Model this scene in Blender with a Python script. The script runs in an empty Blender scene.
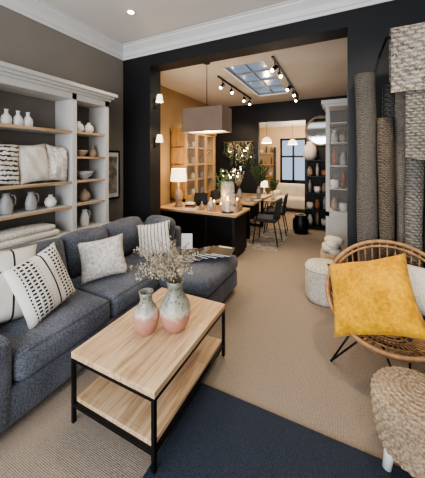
import bpy, math, random
from mathutils import Vector, Matrix, Euler
random.seed(7)
scene = bpy.context.scene
pi = math.pi
try:
    scene.view_settings.look = 'AgX - Medium High Contrast'
    scene.view_settings.exposure = .10
except Exception: pass

# ------------------------------------------------------------ materials
def newmat(name):
    m = bpy.data.materials.new(name); m.use_nodes = True
    nt = m.node_tree
    return m, nt, nt.nodes['Principled BSDF']

def coord(nt, scale=(1,1,1), kind='Object', rot=(0,0,0)):
    tc = nt.nodes.new('ShaderNodeTexCoord'); mp = nt.nodes.new('ShaderNodeMapping')
    mp.inputs['Scale'].default_value = scale
    mp.inputs['Rotation'].default_value = rot
    nt.links.new(tc.outputs[kind], mp.inputs['Vector'])
    return mp.outputs['Vector']

def ramp(nt, fac, stops, interp='LINEAR'):
    r = nt.nodes.new('ShaderNodeValToRGB'); r.color_ramp.interpolation = interp
    el = r.color_ramp.elements
    while len(el) > 1: el.remove(el[-1])
    el[0].position = stops[0][0]; el[0].color = (*stops[0][1], 1)
    for p, c in stops[1:]:
        e = el.new(p); e.color = (*c, 1)
    nt.links.new(fac, r.inputs['Fac'])
    return r.outputs['Color']

def bump(nt, bs, h, strength=.3, dist=.01):
    b = nt.nodes.new('ShaderNodeBump')
    b.inputs['Strength'].default_value = strength; b.inputs['Distance'].default_value = dist
    nt.links.new(h, b.inputs['Height']); nt.links.new(b.outputs['Normal'], bs.inputs['Normal'])

def plain(name, col, rough=.5, metal=0, var=.12, nscale=6, bstr=.0, bscale=60, emit=None, estr=0):
    m, nt, bs = newmat(name)
    v = coord(nt)
    n = nt.nodes.new('ShaderNodeTexNoise'); n.inputs['Scale'].default_value = nscale
    n.inputs['Detail'].default_value = 4
    nt.links.new(v, n.inputs['Vector'])
    a = tuple(c*(1-var) for c in col); b = tuple(min(1, c*(1+var)) for c in col)
    nt.links.new(ramp(nt, n.outputs['Fac'], [(.3, a), (.7, b)]), bs.inputs['Base Color'])
    bs.inputs['Roughness'].default_value = rough; bs.inputs['Metallic'].default_value = metal
    if bstr:
        n2 = nt.nodes.new('ShaderNodeTexNoise'); n2.inputs['Scale'].default_value = bscale
        nt.links.new(v, n2.inputs['Vector']); bump(nt, bs, n2.outputs['Fac'], bstr)
    if emit:
        bs.inputs['Emission Color'].default_value = (*emit, 1); bs.inputs['Emission Strength'].default_value = estr
    return m

def fabric(name, c1, c2, scale=180, bstr=.5, rough=.95, big=4, wbig=.3, bd=.006):
    m, nt, bs = newmat(name)
    v = coord(nt)
    n = nt.nodes.new('ShaderNodeTexNoise'); n.inputs['Scale'].default_value = scale; n.inputs['Detail'].default_value = 3
    n2 = nt.nodes.new('ShaderNodeTexNoise'); n2.inputs['Scale'].default_value = big
    nt.links.new(v, n.inputs['Vector']); nt.links.new(v, n2.inputs['Vector'])
    mx = nt.nodes.new('ShaderNodeMath'); mx.operation = 'MULTIPLY_ADD'
    mx.inputs[1].default_value = 1-wbig
    nt.links.new(n.outputs['Fac'], mx.inputs[0])
    m2 = nt.nodes.new('ShaderNodeMath'); m2.operation = 'MULTIPLY'; m2.inputs[1].default_value = wbig
    nt.links.new(n2.outputs['Fac'], m2.inputs[0]); nt.links.new(m2.outputs[0], mx.inputs[2])
    nt.links.new(ramp(nt, mx.outputs[0], [(.36, c1), (.64, c2)]), bs.inputs['Base Color'])
    bs.inputs['Roughness'].default_value = rough
    bs.inputs['Sheen Weight'].default_value = .12
    bump(nt, bs, mx.outputs[0], bstr, bd)
    return m

def wood(name, c1, c2, c3, along='Y', plank=None):
    m, nt, bs = newmat(name)
    sc = {'X': (1.2, 14, 14), 'Y': (14, 1.2, 14), 'Z': (14, 14, 1.2)}[along]
    v = coord(nt, sc)
    n = nt.nodes.new('ShaderNodeTexNoise'); n.inputs['Scale'].default_value = 2.2; n.inputs['Detail'].default_value = 8
    n.inputs['Distortion'].default_value = .9
    nt.links.new(v, n.inputs['Vector'])
    col = ramp(nt, n.outputs['Fac'], [(.32, c1), (.5, c2), (.66, c3)])
    if plank:
        br = nt.nodes.new('ShaderNodeTexBrick')
        br.inputs['Color1'].default_value = (1, 1, 1, 1); br.inputs['Color2'].default_value = (.84, .80, .76, 1)
        br.inputs['Mortar'].default_value = (.6, .54, .48, 1)
        br.inputs['Scale'].default_value = 1; br.inputs['Mortar Size'].default_value = .0012
        br.inputs['Brick Width'].default_value = plank[0]; br.inputs['Row Height'].default_value = plank[1]
        nt.links.new(coord(nt, (1, 1, 1), 'Object', (0, 0, pi/2 if along == 'Y' else 0)), br.inputs['Vector'])
        mm = nt.nodes.new('ShaderNodeMix'); mm.data_type = 'RGBA'; mm.blend_type = 'MULTIPLY'
        mm.inputs['Factor'].default_value = 1
        nt.links.new(col, mm.inputs['A']); nt.links.new(br.outputs['Color'], mm.inputs['B'])
        col = mm.outputs['Result']
    nt.links.new(col, bs.inputs['Base Color'])
    bs.inputs['Roughness'].default_value = .5
    bump(nt, bs, n.outputs['Fac'], .15, .003)
    return m

def stripes(name, base, line, axis, scale, width=.5, wobble=0, rough=.95):
    m, nt, bs = newmat(name)
    v = coord(nt)
    w = nt.nodes.new('ShaderNodeTexWave'); w.wave_type = 'BANDS'; w.bands_direction = axis
    w.inputs['Scale'].default_value = scale; w.inputs['Distortion'].default_value = wobble
    w.inputs['Detail'].default_value = 1; w.inputs['Detail Scale'].default_value = 6
    nt.links.new(v, w.inputs['Vector'])
    nt.links.new(ramp(nt, w.outputs['Fac'], [(0, base), (width, line)], 'CONSTANT'), bs.inputs['Base Color'])
    bs.inputs['Roughness'].default_value = rough
    n = nt.nodes.new('ShaderNodeTexNoise'); n.inputs['Scale'].default_value = 150
    nt.links.new(v, n.inputs['Vector']); bump(nt, bs, n.outputs['Fac'], .4, .004)
    return m

def weave(name, c1, c2, sx, rough=.95, bstr=.6, dirs=('X', 'Y'), dist=1.5, nz=90, bd=.006):
    m, nt, bs = newmat(name)
    v = coord(nt)
    a = nt.nodes.new('ShaderNodeTexWave'); a.bands_direction = dirs[0]; a.inputs['Scale'].default_value = sx; a.inputs['Distortion'].default_value = dist
    a.inputs['Detail Scale'].default_value = 8
    b = nt.nodes.new('ShaderNodeTexWave'); b.bands_direction = dirs[1]; b.inputs['Scale'].default_value = sx; b.inputs['Distortion'].default_value = dist
    b.inputs['Detail Scale'].default_value = 8
    n = nt.nodes.new('ShaderNodeTexNoise'); n.inputs['Scale'].default_value = nz; n.inputs['Detail'].default_value = 6
    for t in (a, b, n): nt.links.new(v, t.inputs['Vector'])
    m1 = nt.nodes.new('ShaderNodeMath'); m1.operation = 'MULTIPLY'
    nt.links.new(a.outputs['Fac'], m1.inputs[0]); nt.links.new(b.outputs['Fac'], m1.inputs[1])
    m2 = nt.nodes.new('ShaderNodeMath'); m2.operation = 'ADD'
    nt.links.new(m1.outputs[0], m2.inputs[0]); nt.links.new(n.outputs['Fac'], m2.inputs[1])
    nt.links.new(ramp(nt, m2.outputs[0], [(.35, c1), (1.0, c2)]), bs.inputs['Base Color'])
    bs.inputs['Roughness'].default_value = rough
    bump(nt, bs, m2.outputs[0], bstr, bd)
    return m

def zgrad(name, stops, h, rough=.35, dots=None):
    m, nt, bs = newmat(name)
    v = coord(nt)
    s = nt.nodes.new('ShaderNodeSeparateXYZ'); nt.links.new(v, s.inputs[0])
    n = nt.nodes.new('ShaderNodeTexNoise'); n.inputs['Scale'].default_value = 22; n.inputs['Detail'].default_value = 3
    nt.links.new(v, n.inputs['Vector'])
    d = nt.nodes.new('ShaderNodeMath'); d.operation = 'DIVIDE'; d.inputs[1].default_value = h
    nt.links.new(s.outputs['Z'], d.inputs[0])
    ma = nt.nodes.new('ShaderNodeMath'); ma.operation = 'MULTIPLY_ADD'; ma.inputs[1].default_value = .35
    nt.links.new(n.outputs['Fac'], ma.inputs[0]); nt.links.new(d.outputs[0], ma.inputs[2])
    col = ramp(nt, ma.outputs[0], [(p*.85 + .17, c) for p, c in stops])
    if dots:
        vo = nt.nodes.new('ShaderNodeTexVoronoi'); vo.inputs['Scale'].default_value = dots
        nt.links.new(v, vo.inputs['Vector'])
        mk = ramp(nt, vo.outputs['Distance'], [(.0, (.40, .36, .33)), (.28, (.45, .41, .38)), (.4, (1, 1, 1))])
        gate = nt.nodes.new('ShaderNodeMapRange'); gate.inputs['From Min'].default_value = .45; gate.inputs['From Max'].default_value = .58
        gate.inputs['To Max'].default_value = .9
        nt.links.new(d.outputs[0], gate.inputs['Value'])
        mm = nt.nodes.new('ShaderNodeMix'); mm.data_type = 'RGBA'; mm.blend_type = 'MULTIPLY'
        nt.links.new(gate.outputs['Result'], mm.inputs['Factor'])
        nt.links.new(col, mm.inputs['A']); nt.links.new(mk, mm.inputs['B']); col = mm.outputs['Result']
    nt.links.new(col, bs.inputs['Base Color']); bs.inputs['Roughness'].default_value = rough
    return m

def glass(name, tint=(.9, .95, .95), al=.22):
    m, nt, bs = newmat(name)
    bs.inputs['Base Color'].default_value = (*tint, 1)
    bs.inputs['Roughness'].default_value = .05
    bs.inputs['Alpha'].default_value = al
    return m

M = {}
M['taupe'] = plain('wall_taupe_paint', (.245, .218, .185), .8, var=.05, nscale=2, bstr=.05)
M['black'] = plain('black_paint', (.0055, .006, .008), .6, var=.1, nscale=2)
M['ceil'] = plain('ceiling_white', (.80, .77, .73), .9, var=.03, nscale=2)
M['trim'] = plain('trim_white', (.76, .75, .73), .6, var=.03)
M['ochre'] = plain('ochre_wall', (.46, .32, .17), .8, var=.06, nscale=2)
M['cream'] = plain('cream_wall', (.66, .54, .38), .8, var=.04, nscale=2)
M['carpet'] = weave('sisal_carpet', (.19, .152, .116), (.40, .33, .258), 38)
M['blue'] = weave('navy_rug', (.007, .011, .021), (.036, .050, .080), 30)
M['sofa'] = fabric('sofa_slate_weave', (.042, .048, .062), (.17, .184, .22), 100, .8, bd=.01)
M['oak'] = wood('light_oak', (.45, .29, .155), (.64, .45, .27), (.75, .56, .36), 'Y', (1.1, .16))
M['oak_edge'] = wood('oak_shelf', (.30, .19, .10), (.42, .28, .16), (.52, .36, .22), 'Y')
M['oakx'] = wood('oak_counter', (.36, .23, .12), (.50, .34, .19), (.60, .43, .26), 'X')
M['oakz'] = wood('oak_cabinet', (.36, .21, .09), (.50, .31, .14), (.58, .38, .19), 'Z')
M['metal'] = plain('black_metal', (.012, .012, .013), .4, .6, var=.1)
M['white'] = plain('bookcase_white', (.53, .515, .48), .55, var=.03)
M['backp'] = plain('bookcase_back_taupe', (.15, .135, .115), .7, var=.05)
M['ceramic'] = plain('white_ceramic', (.70, .69, .66), .35, var=.08, nscale=14)
M['ceramg'] = plain('grey_ceramic', (.34, .34, .33), .4, var=.15, nscale=14)
M['ceramt'] = plain('tan_ceramic', (.30, .22, .15), .5, var=.2, nscale=14)
M['cream_f'] = fabric('cream_fabric', (.48, .44, .37), (.74, .70, .62), 120, .7)
M['boucle'] = fabric('boucle', (.38, .34, .28), (.70, .66, .58), 60, 1.0, bd=.012)
M['knot'] = fabric('knotted_white', (.42, .39, .34), (.80, .77, .72), 38, 1.0, bd=.02)
M['yellow'] = fabric('mustard_plush', (.50, .225, .003), (.86, .46, .012), 42, 1.0, big=7, wbig=.5, bd=.02)
M['rattan'] = plain('rattan', (.34, .19, .085), .5, var=.35, nscale=20)
M['jute'] = fabric('jute_braid', (.20, .135, .08), (.50, .385, .26), 80, .9)
M['lightleg'] = plain('white_wood_leg', (.78, .77, .75), .5, var=.05)
rw = dict(dirs=('Z', 'DIAGONAL'))
M['rug_a'] = weave('rug_grey', (.045, .04, .035), (.19, .17, .145), 26, nz=60, bd=.012, **rw)
M['rug_b'] = weave('rug_brown', (.035, .028, .02), (.17, .135, .10), 20, nz=45, bd=.012, **rw)
M['rug_c'] = weave('rug_light', (.05, .045, .04), (.40, .365, .32), 9, dist=4, nz=26, bd=.025, **rw)
M['rug_d'] = weave('rug_chunky', (.06, .054, .047), (.27, .245, .21), 13, dist=2, nz=50, bd=.02, **rw)
M['rug_e'] = weave('rug_charcoal', (.018, .017, .016), (.10, .092, .08), 14, nz=40, bd=.012, **rw)
M['rug_f'] = weave('rug_sand', (.10, .085, .07), (.32, .275, .22), 30, nz=40, bd=.012, **rw)
M['shade'] = plain('taupe_lampshade', (.20, .14, .105), .9, var=.06, emit=(.5, .33, .2), estr=.05)
M['shade_w'] = plain('white_lampshade', (.8, .75, .66), .9, emit=(1, .80, .55), estr=2.2)
M['bulb'] = plain('lit_bulb', (1, .9, .7), .5, emit=(1, .82, .55), estr=45)
M['glass'] = glass('clear_glass')
M['glass2'] = glass('cabinet_glass', (.8, .85, .85), .05)
M['flame'] = plain('flame', (1, .5, .1), .5, emit=(1, .45, .08), estr=18)
M['leaf'] = plain('dried_leaf', (.46, .40, .29), .8, var=.3, nscale=30)
M['stem'] = plain('dried_stem', (.22, .16, .10), .8)
M['green'] = plain('foliage_green', (.055, .10, .035), .7, var=.4, nscale=20)
M['sky_panel'] = plain('skylight_glass', (.10, .13, .18), .15, emit=(.30, .42, .60), estr=.5)
M['cover'] = stripes('magazine_cover', (.010, .011, .013), (.65, .64, .60), 'Y', 7, .93, 0, .35)
M['dark_f'] = fabric('charcoal_fabric', (.012, .013, .015), (.035, .036, .04), 120, .6)
M['ink'] = plain('black_cover', (.008, .008, .010), .45)
M['mirror'] = plain('mirror_glass', (.75, .75, .74), .05, 1.0, var=.0)
M['paper'] = plain('paper', (.8, .79, .76), .7, var=.02)
M['art'] = plain('art_print', (.30, .28, .25), .6, var=.7, nscale=9)
M['bookr'] = plain('book_rust', (.30, .12, .05), .6)
M['pil_stripe'] = stripes('striped_pillow', (.74, .71, .64), (.03, .03, .03), 'X', 7.5, .90, .5)
M['pil_stripe2'] = stripes('shelf_striped_pillow', (.70, .66, .58), (.04, .035, .03), 'Z', 7, .75, 2.5)
M['shag'] = fabric('patterned_rug', (.14, .12, .10), (.42, .38, .32), 9, .6, big=3)

def band_pillow(name, base, dark, kind):
    m, nt, bs = newmat(name)
    v = coord(nt)
    s = nt.nodes.new('ShaderNodeSeparateXYZ'); nt.links.new(v, s.inputs[0])
    def absgt(out, off, w):
        a = nt.nodes.new('ShaderNodeMath'); a.operation = 'SUBTRACT'; a.inputs[1].default_value = off
        nt.links.new(out, a.inputs[0])
        b = nt.nodes.new('ShaderNodeMath'); b.operation = 'ABSOLUTE'; nt.links.new(a.outputs[0], b.inputs[0])
        c = nt.nodes.new('ShaderNodeMath'); c.operation = 'LESS_THAN'; c.inputs[1].default_value = w
        nt.links.new(b.outputs[0], c.inputs[0]); return c.outputs[0]
    def comb(a, b, op):
        c = nt.nodes.new('ShaderNodeMath'); c.operation = op
        nt.links.new(a, c.inputs[0]); nt.links.new(b, c.inputs[1]); return c.outputs[0]
    if kind == 'cross':
        f = comb(absgt(s.outputs['Z'], .09, .007), absgt(s.outputs['X'], .07, .007), 'MAXIMUM')
    else:
        w = nt.nodes.new('ShaderNodeTexWave'); w.bands_direction = 'Z'; w.inputs['Scale'].default_value = 12
        nt.links.new(v, w.inputs['Vector'])
        g = nt.nodes.new('ShaderNodeMath'); g.operation = 'GREATER_THAN'; g.inputs[1].default_value = .45
        nt.links.new(w.outputs['Fac'], g.inputs[0])
        w2 = nt.nodes.new('ShaderNodeTexWave'); w2.bands_direction = 'X'; w2.inputs['Scale'].default_value = 9
        nt.links.new(v, w2.inputs['Vector'])
        g2 = nt.nodes.new('ShaderNodeMath'); g2.operation = 'GREATER_THAN'; g2.inputs[1].default_value = .3
        nt.links.new(w2.outputs['Fac'], g2.inputs[0])
        f = comb(g.outputs[0], g2.outputs[0], 'MULTIPLY')
        bands = comb(absgt(s.outputs['X'], -.09, .065), absgt(s.outputs['X'], .12, .04), 'MAXIMUM')
        f = comb(f, bands, 'MULTIPLY')
        f = comb(f, absgt(s.outputs['X'], .035, .006), 'MAXIMUM')
    mx = nt.nodes.new('ShaderNodeMix'); mx.data_type = 'RGBA'
    mx.inputs['A'].default_value = (*base, 1); mx.inputs['B'].default_value = (*dark, 1)
    nt.links.new(f, mx.inputs['Factor']); nt.links.new(mx.outputs['Result'], bs.inputs['Base Color'])
    bs.inputs['Roughness'].default_value = .95
    n = nt.nodes.new('ShaderNodeTexNoise'); n.inputs['Scale'].default_value = 140
    nt.links.new(v, n.inputs['Vector']); bump(nt, bs, n.outputs['Fac'], .5, .004)
    return m
M['pil_cross'] = band_pillow('cross_pillow', (.72, .69, .62), (.02, .02, .02), 'cross')
M['pil_band'] = band_pillow('aztec_pillow', (.74, .71, .64), (.02, .02, .02), 'band')
M['vase'] = zgrad('reactive_glaze', [(0, (.42, .19, .14)), (.40, (.50, .26, .19)), (.49, (.60, .52, .41)), (.60, (.36, .35, .28)), (1, (.24, .24, .19))], .34, .3, 46)

# ------------------------------------------------------------ mesh builder
class B:
    def __init__(s): s.v = []; s.f = []; s.m = []; s.sm = []; s.mats = []
    def mi(s, k):
        if k not in s.mats: s.mats.append(k)
        return s.mats.index(k)
    def add(s, vs, fs, mat, smooth=False, T=None):
        o = len(s.v)
        s.v += [tuple(T @ Vector(p)) if T else tuple(p) for p in vs]
        k = s.mi(mat)
        for f in fs:
            s.f.append([i + o for i in f]); s.m.append(k); s.sm.append(smooth)
    def box(s, x0, x1, y0, y1, z0, z1, mat, T=None):
        vs = [(x, y, z) for x in (x0, x1) for y in (y0, y1) for z in (z0, z1)]
        fs = [(0, 1, 3, 2), (4, 6, 7, 5), (0, 4, 5, 1), (2, 3, 7, 6), (0, 2, 6, 4), (1, 5, 7, 3)]
        s.add(vs, fs, mat, False, T)
    def lathe(s, prof, mat, c=(0, 0, 0), seg=32, T=None, smooth=True, cap=True, mod=None):
        vs = []; fs = []
        n = len(prof)
        for j, (r, z) in enumerate(prof):
            for i in range(seg):
                a = 2*pi*i/seg
                rr = r*(mod(a, j) if mod else 1)
                vs.append((c[0]+rr*math.cos(a), c[1]+rr*math.sin(a), c[2]+z))
        for j in range(n-1):
            for i in range(seg):
                k = (i+1) % seg
                fs.append((j*seg+i, j*seg+k, (j+1)*seg+k, (j+1)*seg+i))
        if cap:
            if prof[0][0] > 1e-4: fs.append(tuple(range(seg))[::-1])
            if prof[-1][0] > 1e-4: fs.append(tuple((n-1)*seg+i for i in range(seg)))
        s.add(vs, fs, mat, smooth, T)
    def cyl(s, c, r, z0, z1, mat, seg=20, T=None, r2=None):
        r2 = r if r2 is None else r2
        vs = []; fs = []
        for (rr, z) in ((r, z0), (r2, z1)):
            for i in range(seg):
                a = 2*pi*i/seg; vs.append((c[0]+rr*math.cos(a), c[1]+rr*math.sin(a), z))
        s.add(vs, [(i, (i+1) % seg, seg+(i+1) % seg, seg+i) for i in range(seg)], mat, True, T)
        s.add(vs, [tuple(range(seg))[::-1], tuple(range(seg, 2*seg))], mat, False, T)
    def tube(s, pts, r, mat, seg=8, closed=False, T=None):
        pts = [Vector(p) for p in pts]; n = len(pts)
        rs = r if isinstance(r, (list, tuple)) else [r]*n
        vs = []; up = None
        for i, p in enumerate(pts):
            if closed: t = (pts[(i+1) % n]-pts[i-1])
            else: t = pts[min(i+1, n-1)]-pts[max(i-1, 0)]
            t.normalize()
            if up is None:
                up = t.orthogonal().normalized()
            else:
                up = (up - t*up.dot(t))
                up = up.normalized() if up.length > 1e-6 else t.orthogonal().normalized()
            w = t.cross(up)
            for k in range(seg):
                a = 2*pi*k/seg
                vs.append(p + (up*math.cos(a)+w*math.sin(a))*rs[i])
        fs = []
        for i in range(n if closed else n-1):
            for k in range(seg):
                q = (i+1) % n; k2 = (k+1) % seg
                fs.append((i*seg+k, i*seg+k2, q*seg+k2, q*seg+k))
        if not closed:
            fs.append(tuple(range(seg))[::-1]); fs.append(tuple((n-1)*seg+k for k in range(seg)))
        s.add(vs, fs, mat, True, T)
    def ball(s, c, r, mat, seg=12, rings=8, T=None):
        if not isinstance(r, (tuple, list)): r = (r, r, r)
        vs = [(c[0], c[1], c[2]-r[2])]
        for j in range(1, rings):
            ph = -pi/2+pi*j/rings
            for i in range(seg):
                a = 2*pi*i/seg
                vs.append((c[0]+r[0]*math.cos(ph)*math.cos(a), c[1]+r[1]*math.cos(ph)*math.sin(a), c[2]+r[2]*math.sin(ph)))
        vs.append((c[0], c[1], c[2]+r[2])); L = len(vs)-1; fs = []
        for i in range(seg):
            k = (i+1) % seg
            fs.append((0, 1+k, 1+i)); fs.append((L, L-seg+i, L-seg+k))
            for j in range(rings-2):
                a = 1+j*seg; fs.append((a+i, a+k, a+seg+k, a+seg+i))
        s.add(vs, fs, mat, True, T)
    def rbox(s, x0, x1, y0, y1, z0, z1, mat, r=.04, puff=(0, 0, 0), m=6, T=None, wob=0):
        h = [(x1-x0)/2, (y1-y0)/2, (z1-z0)/2]; c = [(x1+x0)/2, (y1+y0)/2, (z1+z0)/2]
        r = min(r, min(h)*.98)
        def ax(hh):
            cs = [-hh + r*(1-math.cos(t*pi/2/3))*1.0 for t in range(3)]
            mid = [-(hh-r)+2*(hh-r)*i/m for i in range(m+1)]
            return cs+mid+[-x for x in cs[::-1]]
        A = [ax(x) for x in h]
        idx = {}; vs = []; fs = []
        def vert(p):
            key = tuple(round(q, 5) for q in p)
            if key in idx: return idx[key]
            inn = [max(-(h[i]-r), min(h[i]-r, p[i])) for i in range(3)]
            d = Vector([p[i]-inn[i] for i in range(3)])
            if d.length > 1e-9: d = d.normalized()*r
            q = [inn[i]+d[i] for i in range(3)]
            for a in range(3):
                if puff[a]:
                    b1, b2 = (a+1) % 3, (a+2) % 3
                    g = (1-(p[b1]/h[b1])**2)*(1-(p[b2]/h[b2])**2)
                    q[a] += puff[a]*g*(p[a]/h[a])
            if wob:
                q[2] += wob*math.sin(9*(q[0]+c[0])+2)*math.cos(8*(q[1]+c[1])) ; q[0] += wob*math.sin(11*(q[1]+c[1])+7*q[2])
            idx[key] = len(vs); vs.append([q[i]+c[i] for i in range(3)]); return idx[key]
        for a in range(3):
            b1, b2 = (a+1) % 3, (a+2) % 3
            for sg in (-1, 1):
                for i in range(len(A[b1])-1):
                    for j in range(len(A[b2])-1):
                        q = []
                        for (di, dj) in ((0, 0), (1, 0), (1, 1), (0, 1)):
                            p = [0, 0, 0]; p[a] = sg*h[a]; p[b1] = A[b1][i+di]; p[b2] = A[b2][j+dj]
                            q.append(vert(p))
                        if sg < 0: q = q[::-1]
                        if len(set(q)) == 4: fs.append(q)
        s.add(vs, fs, mat, True, T)
    def pillow(s, w, h, t, mat, n=18, T=None, seed=0, crease=.10):
        rnd = random.Random(seed); ph = [rnd.uniform(0, 6) for _ in range(4)]
        vs = []; fs = []; idx = {}
        for side in (-1, 1):
            for i in range(n+1):
                for j in range(n+1):
                    u = -1+2*i/n; v = -1+2*j/n
                    edge = i in (0, n) or j in (0, n)
                    if edge and (i, j) in idx and side == 1:
                        idx[(i, j, 1)] = idx[(i, j)]; continue
                    pin = 1-.09*(1-abs(v)**2)*abs(u)**3; pin2 = 1-.09*(1-abs(u)**2)*abs(v)**3
                    th = t/2*((1-abs(u)**2.6)*(1-abs(v)**2.6))**.5
                    th *= 1+crease*math.sin(4*u+ph[0])*math.sin(3.5*v+ph[1])+crease*.5*math.sin(9*u+5*v+ph[2])
                    idx[(i, j)] = idx[(i, j, side)] = len(vs)
                    vs.append((u*w/2*pin, side*th, v*h/2*pin2))
            for i in range(n):
                for j in range(n):
                    q = [(i, j), (i+1, j), (i+1, j+1), (i, j+1)]
                    q = [idx.get((a, b, side), idx[(a, b)]) for a, b in q]
                    if side > 0: q = q[::-1]
                    fs.append(q)
        s.add(vs, fs, mat, True, T)
    def done(s, name, loc=(0, 0, 0), rot=(0, 0, 0), bevel=0, scale=1, parent=None):
        me = bpy.data.meshes.new(name)
        me.from_pydata([tuple(p) for p in s.v], [], s.f)
        for k in s.mats: me.materials.append(M[k])
        me.polygons.foreach_set('material_index', s.m)
        me.polygons.foreach_set('use_smooth', s.sm)
        me.update()
        o = bpy.data.objects.new(name, me); scene.collection.objects.link(o)
        o.location = loc; o.rotation_euler = rot
        if scale != 1: o.scale = (scale,)*3
        if bevel:
            b = o.modifiers.new('bevel', 'BEVEL'); b.width = bevel; b.segments = 2; b.limit_method = 'ANGLE'
        return o

def boxobj(name, x0, x1, y0, y1, z0, z1, mat, bevel=0):
    b = B(); b.box(x0, x1, y0, y1, z0, z1, mat); return b.done(name, bevel=bevel)

# ------------------------------------------------------------ room shell
XL, XR, YF, YB, H = -3.05, 1.5, -1.7, 3.05, 3.32
YB2 = 3.30
boxobj('floor', -3.4, 1.7, -1.9, 10.7, -.1, 0, 'carpet')
boxobj('ceiling', XL, XR, YF, YB, H, H+.1, 'ceil')
boxobj('wall_left', XL-.15, XL, YF, YB, 0, H, 'taupe')
boxobj('wall_right', XR, XR+.15, YF, YB, 0, H, 'taupe')
b = B()
b.box(XL-.3, -2.52, YB, YB2, 0, H, 'black'); b.box(.07, XR+.15, YB, YB2, 0, H, 'black')
b.box(-2.52, .07, YB, YB2, 2.98, H, 'black')
b.done('wall_back')
b = B()
b.box(XL, XR, YF-.15, YF, 0, .35, 'taupe'); b.box(XL, XR, YF-.15, YF, 2.9, H, 'taupe')
b.box(XL, XL+.3, YF-.15, YF, .35, 2.9, 'taupe'); b.box(XR-.3, XR, YF-.15, YF, .35, 2.9, 'taupe')
b.done('wall_front')
b = B()
for x in (XL+.3, -1.5, -.05, XR-.36): b.box(x, x+.06, YF-.1, YF-.04, .35, 2.9, 'metal')
b.box(XL+.3, XR-.3, YF-.1, YF-.04, .35, .41, 'metal'); b.box(XL+.3, XR-.3, YF-.1, YF-.04, 2.84, 2.9, 'metal')
b.done('window_1')

def crown(name, p0, p1, nrm, top):
    prof = [(0, -.17), (.012, -.17), (.02, -.14), (.035, -.13), (.06, -.08), (.10, -.045), (.12, -.03), (.13, -.012), (.15, -.01), (.15, 0), (0, 0)]
    b = B(); vs = []
    for p in (p0, p1):
        for (o, z) in prof: vs.append((p[0]+nrm[0]*o, p[1]+nrm[1]*o, top+z))
    n = len(prof)
    fs = [(i, (i+1) % n, n+(i+1) % n, n+i) for i in range(n)]+[tuple(range(n)), tuple(range(n, 2*n))]
    b.add(vs, fs, 'trim'); return b.done(name)
crown('trim_1', (XL, YF), (XL, YB), (1, 0), H)
crown('trim_2', (XL, YB), (XR, YB), (0, -1), H)
crown('trim_3', (XR, YF), (XR, YB), (-1, 0), H)
boxobj('baseboard_left', XL, XL+.015, 2.5, YB, 0, .12, 'taupe')
boxobj('baseboard_back', .07, XR, YB-.015, YB, 0, .12, 'black')

Y3, Z2 = 6.8, 3.1
boxobj('wall_left_dining', -3.38, -3.23, YB2, Y3, 0, Z2, 'ochre')
boxobj('wall_right_dining', .75, .9, YB2, Y3, 0, Z2, 'black')
b = B()
SX0, SX1, SY0, SY1 = -1.72, -1.05, 3.9, 6.0
b.box(-3.38, .9, YB2, SY0, Z2, Z2+.1, 'ceil'); b.box(-3.38, .9, SY1, Y3+.12, Z2, Z2+.1, 'ceil')
b.box(-3.38, SX0, SY0, SY1, Z2, Z2+.1, 'ceil'); b.box(SX1, .9, SY0, SY1, Z2, Z2+.1, 'ceil')
b.done('ceiling_dining')
b = B()
b.box(SX0, SX1, SY0, SY1, Z2+.06, Z2+.09, 'sky_panel')
for k in range(5): y = SY0+(SY1-SY0-.02)*k/4; b.box(SX0, SX1, y, y+.02, Z2+.03, Z2+.06, 'ceramg')
for x in (SX0, (SX0+SX1)/2-.01, SX1-.02): b.box(x, x+.02, SY0, SY1, Z2+.03, Z2+.06, 'ceramg')
b.done('window_2')
b = B()
b.box(-3.38, -1.97, Y3, Y3+.12, 0, Z2, 'black'); b.box(-.775, .9, Y3, Y3+.12, 0, Z2, 'black')
b.box(-1.97, -.775, Y3, Y3+.12, 2.6, Z2, 'black')
b.done('wall_back_dining')
boxobj('wall_left_far', -3.38, -3.23, Y3+.12, 10.5, 0, 2.9, 'cream')
boxobj('wall_right_far', .2, .35, Y3+.12, 10.5, 0, 2.9, 'cream')
boxobj('ceiling_far', -3.38, .35, Y3+.12, 10.62, 2.9, 3.0, 'ceil')
b = B()
b.box(-3.38, -2.15, 10.5, 10.62, 0, 2.9, 'cream'); b.box(-1.15, .35, 10.5, 10.62, 0, 2.9, 'cream')
b.box(-2.15, -1.15, 10.5, 10.62, 2.45, 2.9, 'cream'); b.done('wall_back_far')
b = B()
for x in (-2.148, -1.68, -1.222): b.box(x, x+.07, 10.5, 10.56, 0, 2.445, 'metal')
for z in (0, .75, 1.7, 2.37): b.box(-2.148, -1.152, 10.5, 10.56, z, z+.07, 'metal')
b.box(-2.148, -1.152, 10.5, 10.55, .07, .75, 'metal')
b.done('door_1')

b = B()  # navy rug, slightly skewed left side as laid
b.rbox(-.89, 1.35, -1.2, 1.64, .0, .014, 'blue', r=.006); b.done('navy_area_rug')
b = B(); b.rbox(-2.4, -1.0, 4.55, 6.3, .0, .008, 'shag', r=.004); b.done('patterned_rug')

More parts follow.
